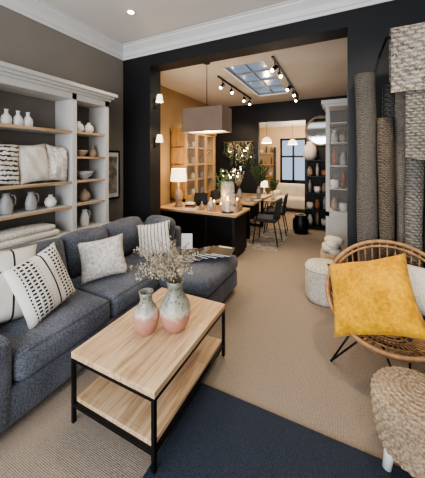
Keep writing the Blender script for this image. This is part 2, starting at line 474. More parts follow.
# ------------------------------------------------------------ bookcase
def bookcase():
    b = B(); X0, X1 = XL+.005, -2.72; Y0, Y1 = 0.0, 2.47
    zb = .79; zt = 2.36
    b.box(X0, X1+.03, Y0, Y1, .08, zb-.03, 'white'); b.box(X0, X1, Y0+.02, Y1-.02, 0, .08, 'white')
    b.box(X0, X1+.05, Y0-.02, Y1+.02, zb-.03, zb, 'white')
    b.box(X0, X0+.02, Y0, Y1, zb, zt, 'backp')
    for y in (Y0, .98-.03, 1.98-.03, Y1-.06): b.box(X0+.02, X1, y, y+.06, zb, zt, 'white')
    b.box(X0, X1, Y0, Y1, zt-.07, zt, 'white')
    b.box(X0, X1+.02, Y0-.02, Y1+.02, zt, zt+.03, 'white')
    b.box(X0, X1+.05, Y0-.05, Y1+.05, zt+.03, zt+.06, 'white')
    b.box(X0, X1+.08, Y0-.08, Y1+.08, zt+.06, zt+.10, 'white')
    for z in (1.085, 1.36, 1.93):
        for (a, c) in ((.06, .95), (1.01, 1.95)):
            b.box(X0+.02, X1-.01, a, c, z-.03, z, 'white'); b.box(X1-.01, X1, a, c, z-.03, z, 'oak_edge')
    for z in (1.09, 1.36, 1.64, 1.93):
        b.box(X0+.02, X1-.01, 2.01, 2.41, z-.025, z, 'white'); b.box(X1-.01, X1, 2.01, 2.41, z-.025, z, 'oak_edge')
    for k in range(5):
        a = Y0+.03+k*.484; b.box(X1+.03, X1+.045, a, a+.46, .12, zb-.06, 'white')
        b.ball((X1+.055, a+.23, .6), .012, 'metal')
    b.done('white_bookcase', bevel=.003)
bookcase()

def lathe_obj(name, prof, mat, loc, extra=None, seg=28, scale=1):
    b = B(); b.lathe(prof, mat, seg=seg)
    if extra: extra(b)
    return b.done(name, loc, scale=scale)
bottle = [(.0, 0), (.034, 0), (.042, .01), (.045, .05), (.038, .085), (.017, .11), (.014, .135), (.02, .15), (.014, .15), (.011, .12), (0, .115)]
roundv = [(0, 0), (.03, 0), (.055, .03), (.06, .06), (.045, .1), (.02, .115), (.022, .135), (.016, .135), (.013, .11), (0, .1)]
jugp = [(0, 0), (.045, 0), (.055, .02), (.058, .08), (.045, .15), (.03, .18), (.034, .21), (.028, .21), (.025, .18), (0, .16)]
bowl = [(0, 0), (.03, 0), (.03, .01), (.06, .04), (.075, .08), (.07, .08), (.05, .035), (0, .02)]
def handle(b, m='ceramg'):
    b.tube([(0.03, 0, .19), (.07, 0, .18), (.085, 0, .14), (.075, 0, .09), (.054, 0, .07)], .007, m)
def jug(loc, mat, s=1, r=1.57):
    b = B(); b.lathe(jugp, mat); handle(b, mat); o = b.done('ceramic_jug', loc, (0, 0, r), scale=s); return o
BX = -2.84; E = .001
D = math.radians
for y in (1.36, 1.46, 1.55): lathe_obj('bottle_vase', bottle, 'ceramic', (BX, y, 1.93+E))
def pil(name, w, h, t, mat, loc, rot, seed=0, crease=.1):
    b = B(); b.pillow(w, h, t, mat, seed=seed, crease=crease); return b.done(name, loc, rot)
for i, (y, m, w) in enumerate(((1.28, 'pil_stripe2', .36), (1.58, 'cream_f', .31), (1.825, 'knot', .25))):
    pil('shelf_cushion', w, .41, .14, m, (BX+.03, y, 1.36+.205), (D(-8), D((3, -5, 6)[i]), D(88)), i, .2)
b = B(); b.rbox(-.13, .13, -.36, .34, 0, .055, 'cream_f', r=.026, puff=(0, 0, .02)); b.rbox(-.12, .12, -.32, .30, .062, .115, 'boucle', r=.024, puff=(0, 0, .025)); b.done('folded_blanket', (-2.84, 1.47, .80))
jug((BX, 1.36, 1.085+E), 'ceramg', .95); jug((BX, 1.58, 1.085+E), 'ceramg', .9)
lathe_obj('round_vase', roundv, 'ceramic', (BX, 1.78, 1.085+E))
lathe_obj('round_vase', roundv, 'ceramic', (BX, 2.12, 1.93+E)); lathe_obj('round_vase', roundv, 'ceramic', (BX, 2.26, 1.93+E))
lathe_obj('ceramic_bowl', bowl, 'ceramt', (BX, 2.16, 1.64+E)); 
lathe_obj('bottle_vase', bottle, 'ceramt', (BX, 2.32, 1.64+E))
lathe_obj('ceramic_bowl', [(r*1.4, z*1.3) for r, z in bowl], 'ceramg', (BX, 2.2, 1.36+E))
lathe_obj('round_vase', roundv, 'ceramt', (BX, 2.2, 1.09+E), scale=1.15)
jug((BX, 2.2, .79+E), 'ceramic', .95)
for y in (.3, .55, .75): lathe_obj('round_vase', roundv, 'ceramic', (BX, y, 1.93+E))

b = B(); b.box(XL+.003, XL+.03, 2.60, 2.95, 1.02, 1.74, 'metal'); b.box(XL+.03, XL+.033, 2.63, 2.92, 1.05, 1.71, 'paper'); b.box(XL+.033, XL+.035, 2.66, 2.89, 1.11, 1.65, 'art'); b.done('framed_picture')

# ------------------------------------------------------------ sofa
def sofa():
    b = B(); S = 'sofa'
    b.rbox(-2.64, -1.71, .62, 2.3, .05, .27, S, r=.03)
    b.rbox(-2.64, -1.13, 2.2, 3.02, .05, .27, S, r=.04)
    b.rbox(-2.64, -1.70, .60, .86, .06, .57, S, r=.05, puff=(0, .01, .01))
    b.rbox(-2.42, -1.69, .865, 1.58, .265, .455, S, r=.055, puff=(.012, 0, .025), m=8)
    b.rbox(-2.42, -1.69, 1.585, 2.22, .265, .455, S, r=.055, puff=(.012, 0, .025), m=8)
    b.rbox(-2.5, -1.12, 2.205, 3.03, .265, .44, S, r=.06, puff=(.01, .01, .015), m=10)
    b.rbox(-2.65, -2.50, .62, 3.03, .25, .70, S, r=.04)
    b.rbox(-2.65, -1.95, 2.90, 3.03, .25, .70, S, r=.04)
    for (a, c, sd) in ((.87, 1.63, 0), (1.64, 2.13, 1), (2.14, 2.70, 2)):
        T = Matrix.Translation((-2.42, (a+c)/2, .63)) @ Matrix.Rotation(D(-10+sd*2), 4, 'Y') @ Matrix.Rotation(D((1.5, -2, 2)[sd]), 4, 'X')
        w = (c-a)/2
        b.rbox(-.11, .11, -w, w, -.20, .22, S, r=.065, puff=(.05, 0, .008), m=12, T=T, wob=.010)
    T = Matrix.Translation((-2.16, 2.80, .63)) @ Matrix.Rotation(D(-9), 4, 'X')
    b.rbox(-.22, .22, -.09, .09, -.20, .21, S, r=.08, puff=(0, .03, .015), m=8, T=T, wob=.006)
    for (a, c) in ((.88, 1.57), (1.595, 2.21)): b.tube([(-1.70, a+(c-a)*i/8, .452) for i in range(9)], .004, S, 6)
    for x in (-2.58, -1.78):
        for y in (.68, 2.1): b.cyl((x, y), .022, 0, .06, 'metal')
    for y in (2.28, 2.95): b.cyl((-1.2, y), .022, 0, .06, 'metal')
    b.done('corner_sofa')
sofa()
pil('cross_cushion', .50, .52, .15, 'pil_cross', (-2.13, .97, .72), (D(-18), D(8), D(84)), 1)
pil('patterned_cushion', .42, .46, .15, 'pil_band', (-1.97, 1.18, .69), (D(-20), D(-10), D(101)), 2)
pil('textured_cushion', .42, .38, .16, 'knot', (-2.06, 1.80, .655), (D(-22), D(-6), D(52)), 3)
pil('striped_cushion', .42, .40, .15, 'pil_stripe', (-2.03, 2.54, .64), (D(-20), D(-9), D(28)), 4)

# magazines fanned over the end of the chaise
b = B(); rnd = random.Random(12)
for i in range(7):
    x = -.21+.07*i; a = D(-38+i*5+rnd.uniform(-5, 5))
    T = Matrix.Translation((x, rnd.uniform(-.03, .03), .004+.011*i)) @ Matrix.Rotation(a, 4, 'Z') @ Matrix.Rotation(D(3), 4, 'Y')
    b.box(-.105, .105, -.145, .145, 0, .009, 'paper', T)
    b.box(-.107, .107, -.147, .147, .009, .0105, ['ink', 'cover', 'ink', 'ink', 'cover', 'ink', 'ink'][i], T)
    if i in (0, 3, 6): b.box(-.08, .08, .09, .12, .0105, .0112, 'paper', T)
b.done('magazines', (-1.42, 2.72, .466), (0, 0, D(22)))
b = B(); b.box(-.07, .07, -.03, -.027, 0, .19, 'paper', Matrix.Rotation(D(-9), 4, 'X')); b.box(-.07, .07, .027, .03, 0, .19, 'paper', Matrix.Rotation(D(9), 4, 'X'))
b.box(-.07, .07, -.03, .03, 0, .004, 'paper'); b.done('price_card', (-1.79, 2.90, .452), (0, 0, D(25)))

# ------------------------------------------------------------ coffee table
b = B(); x0, x1, y0, y1, zt = -1.475, -.84, 1.05, 1.95, .43
t = .022
for x in (x0, x1-t):
    for y in (y0, y1-t): b.box(x, x+t, y, y+t, 0.0145 if x > -1 else 0, zt-.035, 'metal')
for z in (zt-.056, .10):
    b.box(x0+t, x1-t, y0, y0+t, z, z+.02, 'metal'); b.box(x0+t, x1-t, y1-t, y1, z, z+.02, 'metal')
    b.box(x0, x0+t, y0+t, y1-t, z, z+.02, 'metal'); b.box(x1-t, x1, y0+t, y1-t, z, z+.02, 'metal')
b.box(x0, x1, y0, y1, zt-.036, zt, 'oak')
b.box(x0+t, x1-t, y0+t, y1-t, .12, .145, 'oak')
b.done('coffee_table', bevel=.002)

vprof = [(0, 0), (.062, 0), (.075, .012), (.098, .06), (.11, .11), (.106, .16), (.085, .205), (.058, .24), (.05, .27), (.054, .305), (.063, .335), (.056, .335), (.042, .30), (.038, .26), (0, .24)]
b = B(); b.lathe(vprof, 'vase', seg=48); b.done('glazed_vase', (-1.035, 1.52, .431))
b = B(); b.lathe([(r*.80, z*.82) for r, z in vprof], 'vase', seg=48); b.done('glazed_vase', (-1.19, 1.40, .431), scale=1)
b = B(); rnd = random.Random(3)
for k in range(54):
    a = rnd.uniform(0, 2*pi); tilt = rnd.uniform(.05, .85); L = rnd.uniform(.20, .40)
    pts = []
    for i in range(9):
        q = i/8; rr = L*q*math.sin(tilt*(.4+q*.75)); z = L*q*math.cos(tilt*(.4+q*.75))
        pts.append(Vector((.014*math.cos(a)+rr*math.cos(a)-.10*q*q, .014*math.sin(a)+rr*math.sin(a)-.04*q, .26+z*.88)))
    b.tube(pts, .0013, 'stem', 5)
    for i in range(4, 9):
        for sgn in range(4):
            p = pts[i]+Vector((rnd.uniform(-.02, .02), rnd.uniform(-.02, .02), rnd.uniform(-.016, .016)))
            R = Matrix.Translation(p) @ Euler((rnd.uniform(0, 3), rnd.uniform(0, 3), rnd.uniform(0, 3))).to_matrix().to_4x4()
            b.ball((0, 0, 0), (.010, .005, .0022), 'leaf', 6, 4, R)
b.done('dried_flower_bouquet', (-1.035, 1.52, .46))

# ------------------------------------------------------------ rattan chair
def chair():
    b = B(); R = .42
    tilt = D(34); N = 46
    def rim(a, s=1.0, dz=0):
        x = R*math.cos(a)*s; y = R*.93*math.sin(a)*s
        z = .60 + y*math.tan(tilt)*.95 + (.05 if y > 0 else 0)*(y/R)
        return Vector((x, y*.88, z+dz))
    c0 = Vector((0, -.03, .34))
    b.tube([rim(2*pi*i/64) for i in range(64)], .016, 'rattan', 8, True)
    b.tube([rim(2*pi*i/64, .965, -.028) for i in range(64)], .011, 'rattan', 8, True)
    def bowlp(a, q):
        r = rim(a); base = c0+Vector((.16*math.cos(a), .15*math.sin(a), 0))
        p = base.lerp(r, q); p.z = base.z+(r.z-base.z)*q**1.9
        s = 1+.12*math.sin(q*pi); p.x *= s; p.y = (p.y-c0.y)*s+c0.y
        return p
    for i in range(N):
        a = 2*pi*i/N
        b.tube([bowlp(a, q/7) for q in range(8)], .0065, 'rattan', 6)
    for q in (.0, .3, .62, .82): b.tube([bowlp(2*pi*i/48, q) for i in range(48)], .008, 'rattan', 6, True)
    for rr in (.12, .08, .04): b.tube([c0+Vector((rr*math.cos(2*pi*i/24), rr*math.sin(2*pi*i/24), 0)) for i in range(24)], .007, 'rattan', 6, True)
    for i in range(12):
        a = 2*pi*i/12; b.tube([c0, c0+Vector((.16*math.cos(a), .15*math.sin(a), 0))], .005, 'rattan', 6)
    b.tube([c0+Vector((.19*math.cos(2*pi*i/32), .18*math.sin(2*pi*i/32), -.012)) for i in range(32)], .008, 'metal', 8, True)
    for a in (D(35), D(125), D(205), D(290)):
        ft = Vector((.40*math.cos(a), .34*math.sin(a), .008))
        for da in (-.45, .45):
            top = c0+Vector((.19*math.cos(a+da), .18*math.sin(a+da), -.015))
            b.tube([top, top.lerp(ft, .5), ft], .007, 'metal', 8)
        b.ball(ft, .010, 'metal')
    b.done('rattan_chair', (.32, 2.34, 0), (0, 0, D(-12)))
chair()
pil('yellow_cushion', .60, .56, .20, 'yellow', (.195, 2.23, .61), (D(-42), D(-22), D(-14)), 5, .18)
pil('cream_cushion', .42, .36, .14, 'cream_f', (.50, 2.42, .64), (D(-32), D(0), D(-20)), 6)

# ------------------------------------------------------------ jute stool
b = B()
outline = []
for i in range(28):
    q = i/27
    if q < .55:
        w = q/.55; r = .166+.027*math.sin(w*pi*.55); z = .135+.22*w
    else:
        w = (q-.55)/.45; r = .193*math.cos(w*pi/2)**.6 if w < 1 else 0; z = .355+.06*math.sin(w*pi/2)**.9
    outline.append((r, z))
fine = []
tot = [0]
for i in range(1, len(outline)): tot.append(tot[-1]+math.dist(outline[i], outline[i-1]))
K = 130; pitch = tot[-1]/18
for k in range(K+1):
    sdist = tot[-1]*k/K
    j = max(i for i in range(len(tot)) if tot[i] <= sdist+1e-9); j = min(j, len(tot)-2)
    u = (sdist-tot[j])/(tot[j+1]-tot[j]); p = [outline[j][0]*(1-u)+outline[j+1][0]*u, outline[j][1]*(1-u)+outline[j+1][1]*u]
    dx, dz = outline[j+1][0]-outline[j][0], outline[j+1][1]-outline[j][1]; L = math.hypot(dx, dz)
    bmp = abs(math.sin(pi*sdist/pitch))*.013
    fine.append((max(.0005, p[0]+dz/L*bmp), p[1]-dx/L*bmp))
b.lathe(fine, 'jute', seg=160, mod=lambda a, j: 1+.022*math.sin(32*a+pi*(j//7.2)))
for a in (D(8), D(98), D(195), D(278)):
    b.tube([(.12*math.cos(a), .12*math.sin(a), .17), (.145*math.cos(a), .145*math.sin(a), 0)], [.028, .021], 'lightleg', 14)
b.done('jute_stool', (.355, 1.64, .0165))

b = B(); b.lathe([(0, 0), (.16, 0), (.19, .015), (.20, .06), (.203, .2), (.20, .36), (.185, .405), (.14, .42), (.02, .425), (0, .425)], 'boucle', seg=48)
b.tube([(.201*math.cos(2*pi*i/48), .201*math.sin(2*pi*i/48), .37) for i in range(48)], .007, 'cream_f', 6, True)
b.done('boucle_pouf', (-.17, 3.26, 0))
b = B(); b.lathe([(0, 0), (.15, 0), (.17, .03), (.185, .2), (.18, .40), (.17, .40), (.165, .05), (0, .03)], 'jute', seg=36)
for i in range(9): b.ball((random.uniform(-.09, .09), random.uniform(-.09, .09), .42+random.uniform(-.02, .12)), (.09, .08, .06), 'boucle')
b.done('throw_basket', (-.06, 3.80, 0))

# ------------------------------------------------------------ rolled rugs
def roll(name, loc, R, h, mat, rot=(0, 0, 0), turns=4, seed=0, flat=.92, lean=(0, 0)):
    rnd = random.Random(seed); b = B(); th = R/(turns+1.3)*.80; n = turns*22
    lev = 22; vs = []; fs = []
    ring = []
    for side in (0, 1):
        ring.append([])
        for i in range(n+1):
            a = 2*pi*turns*i/n; r = R*(.22+.78*i/n)-(th if side else 0)
            ring[side].append((r*math.cos(a+rot[2]), r*flat*math.sin(a+rot[2]), a))
    loop = ring[0]+ring[1][::-1]; L = len(loop)
    ph = rnd.uniform(0, 6)
    def off(q): return .014*math.sin(3.2*q+ph)+lean[0]*q, .006*math.cos(4*q+ph)+lean[1]*q
    for k in range(lev+1):
        q = k/lev; z = h*q
        ox, oy = off(q)
        for (x, y, a) in loop:
            s = 1+.04*math.sin(5*q+ph)+.04*math.sin(11*q+ph+a)+.02*math.sin(21*q+2*a)
            vs.append((x*s+ox, y*s+oy, z))
    for k in range(lev):
        for i in range(L):
            j = (i+1) % L; fs.append((k*L+i, k*L+j, (k+1)*L+j, (k+1)*L+i))
    for i in range(n):
        a, c, d, e = i, i+1, L-2-i, L-1-i
        fs.append((e, d, c, a)); o = lev*L; fs.append((o+a, o+c, o+d, o+e))
    b.add(vs, fs, mat, True)
    return b.done(name, loc)
roll('rolled_rug', (.22, 2.90, 0), .098, 2.42, 'rug_a', (0, 0, 1), seed=1)
roll('rolled_rug', (.375, 2.92, 0), .062, 2.30, 'rug_e', (0, 0, 3), seed=2, turns=3, lean=(.03, 0))
roll('rolled_rug', (.40, 2.785, 0), .072, 1.98, 'rug_b', (0, 0, 2), seed=9, turns=3, lean=(-.035, .02))
roll('rolled_rug', (.535, 2.915, 0), .085, 2.52, 'rug_f', (0, 0, 5), seed=3, lean=(.0, 0))
roll('rolled_rug', (.555, 2.75, 0), .078, 2.34, 'rug_d', (0, 0, 2), seed=12, turns=3, lean=(.03, .0))
roll('rolled_rug', (.705, 2.90, 0), .080, 2.40, 'rug_a', (0, 0, 2), seed=14, turns=3)
roll('rolled_rug', (.72, 2.745, 0), .072, 2.02, 'rug_b', (0, 0, 4), seed=5)
roll('rolled_rug', (.90, 2.87, 0), .10, 2.45, 'rug_d', (0, 0, 2), seed=4)
roll('rolled_rug', (1.14, 2.88, 0), .11, 2.5, 'rug_a', (0, 0, 2), seed=6)
def draped(x0, x1, y, ztop, front, back, mat, th=.03, gap=.035, seed=0, b=None):
    b = b or B(); n = 10; nx = 12
    path = []
    for i in range(n+1): path.append((-gap, ztop-front+front*i/n))
    for i in range(1, 8): a = pi-pi*i/8; path.append((gap*math.cos(a), ztop+gap*math.sin(a)))
    for i in range(n+1): path.append((gap, ztop-back*i/n))
    m = len(path); vs = []; fs = []
    for lay in (0, 1):
        for k, (py, pz) in enumerate(path):
            p0 = path[max(k-1, 0)]; p1 = path[min(k+1, m-1)]; ty, tz = p1[0]-p0[0], p1[1]-p0[1]; L = math.hypot(ty, tz)
            ny, nz = -tz/L, ty/L
            for j in range(nx+1):
                u = j/nx; w = .014*math.sin(7*u+seed)*(1 if k < n else 0)
                drop = .03*math.sin(3*u+seed)*(1-k/n) if k < n else 0
                vs.append((x0+(x1-x0)*u, y+py+w+ny*th*lay, pz+nz*th*lay+drop))
    W = nx+1; O = m*W
    for k in range(m-1):
        for j in range(nx):
            q = (k*W+j, k*W+j+1, (k+1)*W+j+1, (k+1)*W+j); fs.append(q); fs.append(tuple(O+i for i in q[::-1]))
        for j in (0, nx): fs.append((k*W+j, (k+1)*W+j, O+(k+1)*W+j, O+k*W+j))
    for k in (0, m-1):
        for j in range(nx): fs.append((k*W+j, k*W+j+1, O+k*W+j+1, O+k*W+j))
    b.add(vs, fs, mat, True)
    return b
b = draped(.37, .86, 2.59, 2.62, .50, .36, 'rug_c', seed=1)
draped(.47, .84, 2.59, 2.62, 1.0, .28, 'rug_d', th=.016, gap=.014, seed=3, b=b)
b.tube([(.34, 2.59, 2.618), (1.49, 2.59, 2.618)], .010, 'metal')
b.tube([(.345, 2.59, 2.618), (.345, 3.04, 2.618)], .010, 'metal'); b.tube([(1.3, 2.59, 2.618), (1.3, 3.04, 2.618)], .010, 'metal')
b.done('draped_rug')

# ------------------------------------------------------------ dining room furniture
b = B(); b.box(-3.0, -1.45, 3.80, 4.50, .70, .74, 'oakx'); b.box(-2.95, -1.5, 3.85, 4.45, .05, .70, 'black')
b.box(-2.93, -1.52, 3.87, 4.43, 0, .05, 'metal')
for x in (-2.95, -2.48, -2.0): b.box(x+.01, x+.46, 3.838, 3.85, .1, .66, 'metal')
b.done('sales_counter', bevel=.004)
b = B(); X0, X1, Y0, Y1 = -3.225, -2.87, 4.56, 6.0
b.box(X0, X1, Y0, Y0+.04, .08, 2.22, 'oakz'); b.box(X0, X1, Y1-.04, Y1, .08, 2.22, 'oakz'); b.box(X0, X0+.02, Y0, Y1, .08, 2.22, 'oakz')
b.box(X0, X1+.03, Y0-.03, Y1+.03, 2.22, 2.27, 'oakz'); b.box(X0, X1, Y0, Y1, 0, .12, 'oakz')
b.box(X0, X1, Y0, Y1, .74, .80, 'oakz'); b.box(X1-.02, X1, Y0+.04, Y1-.04, .12, .74, 'oakz')
for z in (1.15, 1.5, 1.86): b.box(X0, X1-.03, Y0, Y1, z, z+.02, 'oakz')
for k in range(3):
    a = Y0+.04+k*.4533
    b.box(X1-.02, X1+.005, a, a+.05, .8, 2.22, 'oakz'); b.box(X1-.02, X1+.005, a+.403, a+.453, .8, 2.22, 'oakz')
    for z in (.8, 1.48, 2.16): b.box(X1-.02, X1+.005, a+.05, a+.403, z, z+.05, 'oakz')
    b.box(X1-.012, X1-.008, a+.05, a+.403, .85, 2.16, 'glass2')
    for z in (.8, 1.17, 1.52, 1.88):
        for yy in (.12, .27): b.lathe([(0, 0), (.05, 0), (.06, .05), (.04, .12), (.045, .14), (0, .13)], ['ceramic', 'ceramg', 'ceramt'][(k+int(z*10)) % 3], (X0+.18, a+yy, z), 12)
b.done('oak_display_cabinet')
b = B(); b.box(-2.35, -1.5, 4.85, 6.35, .71, .75, 'oakx')
for y in (5.05, 6.1):
    b.box(-2.2, -1.65, y, y+.06, .0, .05, 'metal'); b.box(-2.2, -2.14, y, y+.06, .05, .71, 'metal'); b.box(-1.71, -1.65, y, y+.06, .05, .71, 'metal')
b.done('dining_table', (0, 0, .009), bevel=.004)
def dchair(loc, rz):
    b = B()
    b.rbox(-.22, .22, -.22, .22, .42, .49, 'dark_f', r=.03)
    T = Matrix.Translation((0, .21, .68)) @ Matrix.Rotation(D(-10), 4, 'X')
    b.rbox(-.22, .22, -.025, .025, -.20, .17, 'dark_f', r=.022, T=T)
    for sx in (-1, 1):
        b.tube([(sx*.17, -.17, .43), (sx*.21, -.22, 0)], .011, 'metal'); b.tube([(sx*.17, .17, .43), (sx*.21, .25, 0)], .011, 'metal')
        b.tube([(sx*.22, .21, .62), (sx*.25, .05, .63), (sx*.24, -.12, .60), (sx*.2, -.16, .44)], .012, 'metal')
        b.tube([(sx*.18, .19, .45), (sx*.19, .215, .55)], .012, 'metal')
    b.done('dining_chair', loc, (0, 0, rz))
dchair((-1.28, 5.02, .011), D(-90)); dchair((-1.28, 5.75, .011), D(-84)); dchair((-2.60, 5.15, .011), D(90)); dchair((-2.58, 5.9, .011), D(95))

b = B(); cx, cy = -1.83, 3.54
x0, x1, y0, y1, z0, z1 = -.34, .34, -.17, .17, 0, .36
for (a, c, d, e) in ((x0, x1, y0, y0+.006), (x0, x1, y1-.006, y1), (x0, x0+.006, y0, y1), (x1-.006, x1, y0, y1)): b.box(a, c, d, e, z0, z1, 'shade')
b.box(x0+.01, x1-.01, y0+.01, y1-.01, z0+.02, z0+.025, 'shade_w')
b.box(x0, x1, -.01, .01, z1-.03, z1-.015, 'metal')
b.tube([(0, 0, z1-.02), (0, 0, Z2-2.02-.02)], .006, 'metal'); b.cyl((0, 0), .05, Z2-2.02-.03, Z2-2.02, 'metal')
b.ball((0, 0, .18), .05, 'bulb')
b.done('pendant_lamp', (cx, cy, 2.02))

def tlamp(loc, s=1, m='ceramt'):
    b = B(); b.lathe([(0, 0), (.07, 0), (.075, .02), (.05, .05), (.07, .12), (.08, .2), (.05, .3), (.015, .34), (.012, .50), (0, .5)], m)
    b.lathe([(.15, .47), (.13, .70)], 'shade_w', cap=False); b.ball((0, 0, .55), .03, 'bulb'); b.done('table_lamp', loc, scale=s)
tlamp((-2.68, 4.05, .7405))
b = B(); b.cyl((0, 0), .10, 0, .02, 'metal'); b.lathe([(.09, .02), (.115, .1), (.115, .38), (.10, .50)], 'glass', cap=False)
b.cyl((0, 0), .035, .02, .20, 'ceramic'); b.ball((0, 0, .23), (.014, .014, .034), 'flame'); b.done('hurricane_lantern', (-1.66, 3.95, .7405))
def twigs(name, loc, n, Lr, seed, pot='ceramg', leafm='leaf', lit=False, ls=.014, spread=.5):
    b = B(); b.lathe([(0, 0), (.05, 0), (.06, .1), (.03, .2), (.035, .22), (0, .2)], pot)
    rnd = random.Random(seed)
    for k in range(n):
        a = rnd.uniform(0, 6.28); L = rnd.uniform(*Lr); tl = rnd.uniform(.05, spread)
        e = Vector((L*math.sin(tl)*math.cos(a), L*math.sin(tl)*math.sin(a), .2+L*math.cos(tl)))
        b.tube([(0, 0, .2), e], .003, 'stem', 5)
        for q in (.4, .5, .6, .7, .8, .9, 1):
            p = Vector((0, 0, .2)).lerp(e, q)+Vector((rnd.uniform(-.02, .02), rnd.uniform(-.02, .02), 0))
            R = Matrix.Translation(p) @ Euler((rnd.uniform(0, 3), rnd.uniform(0, 3), 0)).to_matrix().to_4x4()
            b.ball((0, 0, 0), (ls*1.6, ls, ls*.5), leafm, 6, 4, R)
        if lit and k % 3 == 0: b.ball(e, .012, 'bulb', 6, 4)
    return b.done(name, loc)
twigs('twig_arrangement', (-1.95, 5.3, .76), 16, (.25, .5), 8, lit=True)
twigs('leafy_arrangement', (-1.84, 4.22, .7405), 26, (.25, .5), 9, 'ceramt', 'green', True, .02, .6)
twigs('leafy_arrangement', (-1.72, 6.0, .76), 26, (.3, .6), 10, 'ceramg', 'green', False, .024, .6)
for (x, y, m, s) in ((-2.14, 3.95, 'ceramt', 1), (-2.10, 4.22, 'ceramic', 1.2), (-2.0, 3.95, 'ceramg', .8), (-1.55, 4.2, 'ceramt', 1.3)): lathe_obj('bottle_vase', bottle, m, (x, y, .7405), scale=s)
for (x, y, h) in ((-1.88, 3.90, .16), (-1.80, 3.99, .11), (-1.52, 4.02, .2)):
    b = B(); b.cyl((0, 0), .03, 0, h, 'ceramt', 16); b.ball((0, 0, h+.02), (.01, .01, .022), 'flame', 8, 6); b.done('pillar_candle', (x, y, .7405))
for (x, y) in ((-1.62, 5.15), (-1.62, 5.6), (-2.2, 5.6)):
    b = B(); b.lathe([(0, 0), (.09, 0), (.13, .015), (.135, .02), (.09, .01), (0, .008)], 'ceramic'); b.lathe([(0, 0), (.03, 0), (.06, .04), (.055, .04), (0, .01)], 'ceramt', (0, 0, .012)); b.done('place_setting', (x, y, .7605))
b = B()
for i, m in enumerate(('paper', 'bookr', 'dark_f', 'paper')):
    b.box(-.10+.01*i, .10-.012*i, -.075, .075-.008*i, .028*i, .028*i+.027, m)
b.done('book_stack', (-2.37, 3.97, .7405), (0, 0, .2))
b = B(); b.box(-.09, .09, -.07, .07, 0, .012, 'metal'); b.box(-.13, .13, .02, .03, .02, .24, 'metal', Matrix.Rotation(D(-12), 4, 'X')); b.box(-.01, .01, .0, .02, .0, .1, 'metal'); b.done('till_screen', (-2.38, 4.32, .7405), (0, 0, D(10)))

for z in (2.50, 1.90):
    b = B(); b.box(0, .015, -.03, .03, -.12, .03, 'metal'); b.tube([(.01, 0, -.08), (.06, 0, -.08), (.08, 0, -.02)], .006, 'metal')
    b.lathe([(.055, -.03), (.035, .08)], 'shade_w', (.08, 0, 0), 20, cap=False); b.ball((.08, 0, .0), .015, 'bulb'); b.done('wall_sconce', (-2.518, 3.17, z))

b = B(); rnd = random.Random(5)
b.tube([(-2.95, 6.74, 2.1), (-2.1, 6.74, 2.1)], .012, 'stem')
b.tube([(-2.95, 6.74, 2.1), (-2.95, 6.80, 2.1)], .01, 'stem'); b.tube([(-2.1, 6.74, 2.1), (-2.1, 6.80, 2.1)], .01, 'stem')
for k in range(34):
    x = rnd.uniform(-2.92, -2.13); L = rnd.uniform(.3, .75)
    e = Vector((x+rnd.uniform(-.12, .12), 6.68, 2.1-L)); s0 = Vector((x, 6.73, 2.1)); b.tube([s0, e], .004, 'stem', 5)
    for q in range(8):
        p = s0.lerp(e, .15+q*.11); R = Matrix.Translation(p+Vector((rnd.uniform(-.04, .04), rnd.uniform(-.03, .02), 0))) @ Euler((rnd.uniform(0, 3), rnd.uniform(0, 3), 0)).to_matrix().to_4x4()
        b.ball((0, 0, 0), (.04, .018, .006), 'green' if k % 3 else 'leaf', 6, 4, R)
    if k % 4 == 0: b.ball(s0.lerp(e, .6), .014, 'bulb', 6, 4)
b.done('hanging_greenery')

b = B(); T = Matrix.Translation((-.42, 6.77, 2.30)) @ Matrix.Rotation(D(90), 4, 'X')
b.cyl((0, 0), .33, -.01, .01, 'mirror', 48, T); b.tube([(.34*math.cos(2*pi*i/48), .34*math.sin(2*pi*i/48), 0) for i in range(48)], .028, 'ceramt', 8, True, T); b.done('round_mirror')
b = B(); x0, x1, y0, y1 = -.74, -.22, 6.35, 6.72
for x in (x0, x1-.025):
    for y in (y0, y1-.025): b.box(x, x+.025, y, y+.025, 0, 1.6, 'metal')
for z in (.08, .45, .83, 1.21, 1.58): b.box(x0, x1, y0, y1, z, z+.02, 'metal')
shp = [[(0, 0), (.05, 0), (.065, .06), (.05, .16), (.03, .2), (.035, .22), (0, .2)], [(0, 0), (.06, 0), (.075, .05), (.075, .12), (.06, .14), (0, .13)], [(0, 0), (.03, 0), (.035, .2), (.02, .24), (.02, .29), (0, .28)]]
for zi, z in enumerate((.10, .47, .85, 1.23)):
    for xi, xx in enumerate((-.64, -.48, -.33)): b.lathe(shp[(zi+xi*2) % 3], ['ceramic', 'ceramt', 'cream_f', 'bookr', 'ceramg'][(zi*2+xi) % 5], (xx, 6.50+.03*xi, z), 14)
b.done('black_shelving_unit')
lathe_obj('floor_vase', [(0, 0), (.09, 0), (.15, .08), (.16, .2), (.12, .33), (.07, .38), (.08, .43), (.06, .43), (0, .38)], 'cream_f', (-.64, 6.53, 1.601))
lathe_obj('floor_vase', [(0, 0), (.14, 0), (.17, .1), (.17, .28), (.12, .36), (.13, .4), (.1, .4), (0, .34)], 'metal', (-.78, 6.0, 0))
b = B(); X0, X1, Y0, Y1 = -.20, .60, 4.32, 4.72
b.box(X0, X1, Y0, Y1, 0, .12, 'white'); b.box(X0, X1, Y1-.02, Y1, .12, 2.4, 'backp')
b.box(X0, X0+.05, Y0, Y0+.05, .12, 2.4, 'white'); b.box(X0, X0+.05, Y1-.05, Y1, .12, 2.4, 'white'); b.box(X1-.05, X1, Y0, Y1, .12, 2.4, 'white')
b.box(X0+.37, X0+.43, Y0, Y0+.04, .12, 2.4, 'white'); b.box(X0, X1, Y0, Y1, .75, .82, 'white')
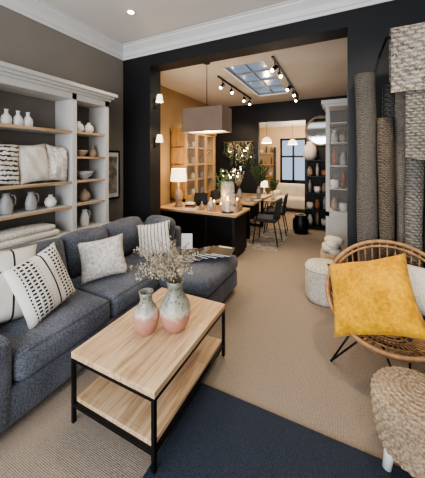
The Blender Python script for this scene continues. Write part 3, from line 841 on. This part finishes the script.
b.box(X0, X0+.02, Y0+.05, Y1-.05, .12, .75, 'white'); b.box(X0+.05, X1-.05, Y0+.01, Y0+.03, .12, .75, 'white')
b.box(X0-.03, X1+.03, Y0-.03, Y1, 2.4, 2.44, 'white'); b.box(X0-.06, X1+.06, Y0-.06, Y1, 2.44, 2.50, 'white')
b.box(X0+.05, X0+.37, Y0+.015, Y0+.02, .82, 2.4, 'glass2'); b.box(X0+.43, X1-.05, Y0+.015, Y0+.02, .82, 2.4, 'glass2')
for z in (1.15, 1.5, 1.85, 2.15):
    b.box(X0+.02, X1-.05, Y0+.03, Y1-.02, z, z+.015, 'white')
for zi, z in enumerate((.82, 1.166, 1.516, 1.866)):
    for xi, xx in enumerate((.12, .24, .5, .65)): b.lathe([(r*.8, q*.9) for r, q in shp[(zi+xi) % 3]], ['ceramt', 'ceramic', 'bookr', 'ceramg'][(xi+zi) % 4], (X0+xx, 4.48, z), 14)
b.done('white_display_cabinet')

def track(name, x, ys, y0, y1):
    b = B(); b.box(x-.014, x+.014, y0, y1, Z2-.027, Z2-.002, 'metal')
    for (y, dx) in ys:
        b.tube([(x, y, Z2-.025), (x, y, Z2-.10)], .007, 'metal')
        T = Matrix.Translation((x, y, Z2-.13)) @ Matrix.Rotation(dx, 4, 'Y') @ Matrix.Rotation(-.75, 4, 'X')
        b.cyl((0, 0), .031, -.07, .05, 'metal', 16, T); b.cyl((0, 0), .025, -.074, -.069, 'bulb', 16, T)
    b.done(name)
track('track_light', -.88, ((3.9, .5), (4.25, -.6), (5.1, .4), (5.6, -.5), (6.1, .3)), 3.75, 6.3)
track('track_light', -1.95, ((4.4, .3), (4.85, -.6), (5.6, -.2), (6.0, -.3)), 4.2, 6.1)
b = B(); b.cyl((0, 0), .045, -.008, -.001, 'trim', 24); b.cyl((0, 0), .032, -.011, -.008, 'bulb', 24); b.done('recessed_downlight', (-2.18, 2.30, H))

b = B(); b.rbox(-.6, .6, -.4, .4, .12, .42, 'cream_f', r=.06, puff=(0, 0, .02)); b.rbox(-.6, .6, .22, .42, .3, .82, 'cream_f', r=.07, puff=(0, .02, 0))
b.rbox(-.64, -.46, -.42, .42, .12, .6, 'cream_f', r=.07); b.rbox(.46, .64, -.42, .42, .12, .6, 'cream_f', r=.07)
for x in (-.55, .55):
    for y in (-.35, .35): b.cyl((x, y), .02, 0, .13, 'metal')
b.done('cream_sofa', (-1.35, 8.6, 0), (0, 0, D(-8)))
for (x, y) in ((-2.1, 8.2), (-1.5, 9.4)):
    b = B(); b.tube([(0, 0, .12), (0, 0, .7)], .005, 'metal'); b.lathe([(.03, .13), (.13, .06), (.16, -.06)], 'shade_w', cap=False); b.ball((0, 0, 0), .05, 'bulb'); b.done('pendant_lamp', (x, y, 2.2))
b = B(); b.cyl((0, 0), .35, .40, .44, 'oakx', 28)
for a in (0, 2.1, 4.2): b.tube([(.1*math.cos(a), .1*math.sin(a), .4), (.25*math.cos(a), .25*math.sin(a), 0)], .015, 'metal')
b.done('side_table', (-1.9, 7.7, 0))
tlamp((-2.05, 7.72, .441), .75, 'ceramic')
twigs('leafy_arrangement', (-1.78, 7.68, .441), 16, (.25, .42), 21, 'ceramic', 'green', False, .022, .6)
b = B()
for z in (.5, .95, 1.4, 1.85): b.box(-3.2, -2.3, 10.15, 10.48, z, z+.03, 'oakx')
for x in (-3.2, -2.33): b.box(x, x+.03, 10.15, 10.48, 0, 2.1, 'metal')
for zi, z in enumerate((.53, .98, 1.43, 1.88)):
    for xi in range(4): b.lathe(shp[(zi+xi) % 3], ['ceramt', 'bookr', 'ceramic', 'green'][(xi+zi*3) % 4], (-3.05+.2*xi, 10.3, z), 12)
b.done('wall_shelving_unit')

# ------------------------------------------------------------ lights
def area(name, loc, rot, sx, sy, power, col):
    l = bpy.data.lights.new(name, 'AREA'); l.shape = 'RECTANGLE'; l.size = sx; l.size_y = sy; l.energy = power; l.color = col
    o = bpy.data.objects.new(name, l); scene.collection.objects.link(o); o.location = loc; o.rotation_euler = rot; return o
def point(name, loc, power, col=(1, .70, .42), r=.05):
    l = bpy.data.lights.new(name, 'POINT'); l.energy = power; l.color = col; l.shadow_soft_size = r
    o = bpy.data.objects.new(name, l); scene.collection.objects.link(o); o.location = loc; return o
def spot(name, loc, tgt, power, col=(1, .72, .45), ang=70):
    l = bpy.data.lights.new(name, 'SPOT'); l.energy = power; l.color = col; l.spot_size = D(ang); l.spot_blend = .7; l.shadow_soft_size = .05
    o = bpy.data.objects.new(name, l); scene.collection.objects.link(o); o.location = loc
    o.rotation_euler = (Vector(tgt)-Vector(loc)).to_track_quat('-Z', 'Y').to_euler(); return o
area('shop_window_daylight', (-.8, -1.95, 1.7), (D(90), 0, 0), 3.8, 2.4, 205, (.90, .94, 1))
area('skylight_daylight', (-1.385, 4.95, 3.12), (0, 0, 0), .6, 2.0, 24, (1, .90, .78))
area('far_window_daylight', (-1.65, 10.4, 1.5), (D(-90), 0, 0), .9, 1.8, 15, (.8, .9, 1))
point('lamp_pendant', (-1.83, 3.54, 1.98), 18); point('lamp_table', (-2.68, 4.05, 1.50), 12)
point('lamp_far_1', (-2.1, 8.2, 2.0), 50, (1, .74, .48)); point('lamp_far_2', (-1.2, 9.4, 2.0), 50, (1, .76, .52))
point('candle_light', (-1.68, 3.78, 1.05), 2.5, (1, .5, .15))
spot('spot_1', (-.9, 3.9, 2.9), (-.3, 3.3, 0), 70); spot('spot_2', (-.9, 4.3, 2.9), (-1.9, 4.2, .7), 95)
spot('spot_3', (-.9, 5.6, 2.9), (-.5, 6.6, 1.2), 110); spot('spot_4', (-1.95, 4.9, 2.9), (-3.1, 5.3, 1.4), 140)
spot('spot_5', (-1.95, 5.6, 2.9), (-2.6, 6.7, 1.7), 110); spot('spot_6', (-.9, 5.1, 2.9), (-.1, 4.5, 1.4), 60)
spot('downlight_1', (-2.18, 2.3, 3.28), (-2.18, 2.3, 0), 50, (1, .84, .64), 90)
spot('downlight_2', (.4, 1.7, 3.28), (.25, 2.2, 0), 90, (1, .82, .6), 80)
spot('downlight_3', (-1.0, 2.2, 3.28), (-.9, 2.4, 0), 50, (1, .84, .64), 95)
spot('downlight_4', (.5, 1.5, 3.28), (.5, 2.9, 1.6), 55, (1, .84, .64), 70)

w = bpy.data.worlds.new('sky'); scene.world = w; w.use_nodes = True
bg = w.node_tree.nodes['Background']; bg.inputs['Color'].default_value = (.62, .76, 1, 1); bg.inputs['Strength'].default_value = .8

# ------------------------------------------------------------ camera
cam = bpy.data.cameras.new('camera'); co = bpy.data.objects.new('camera', cam); scene.collection.objects.link(co)
co.location = (0, 0, 1.6); co.rotation_euler = (D(90), 0, D(26.1))
cam.sensor_width = 36; cam.lens = 36*261/478; cam.shift_y = -79/478; cam.clip_start = .05
scene.camera = co
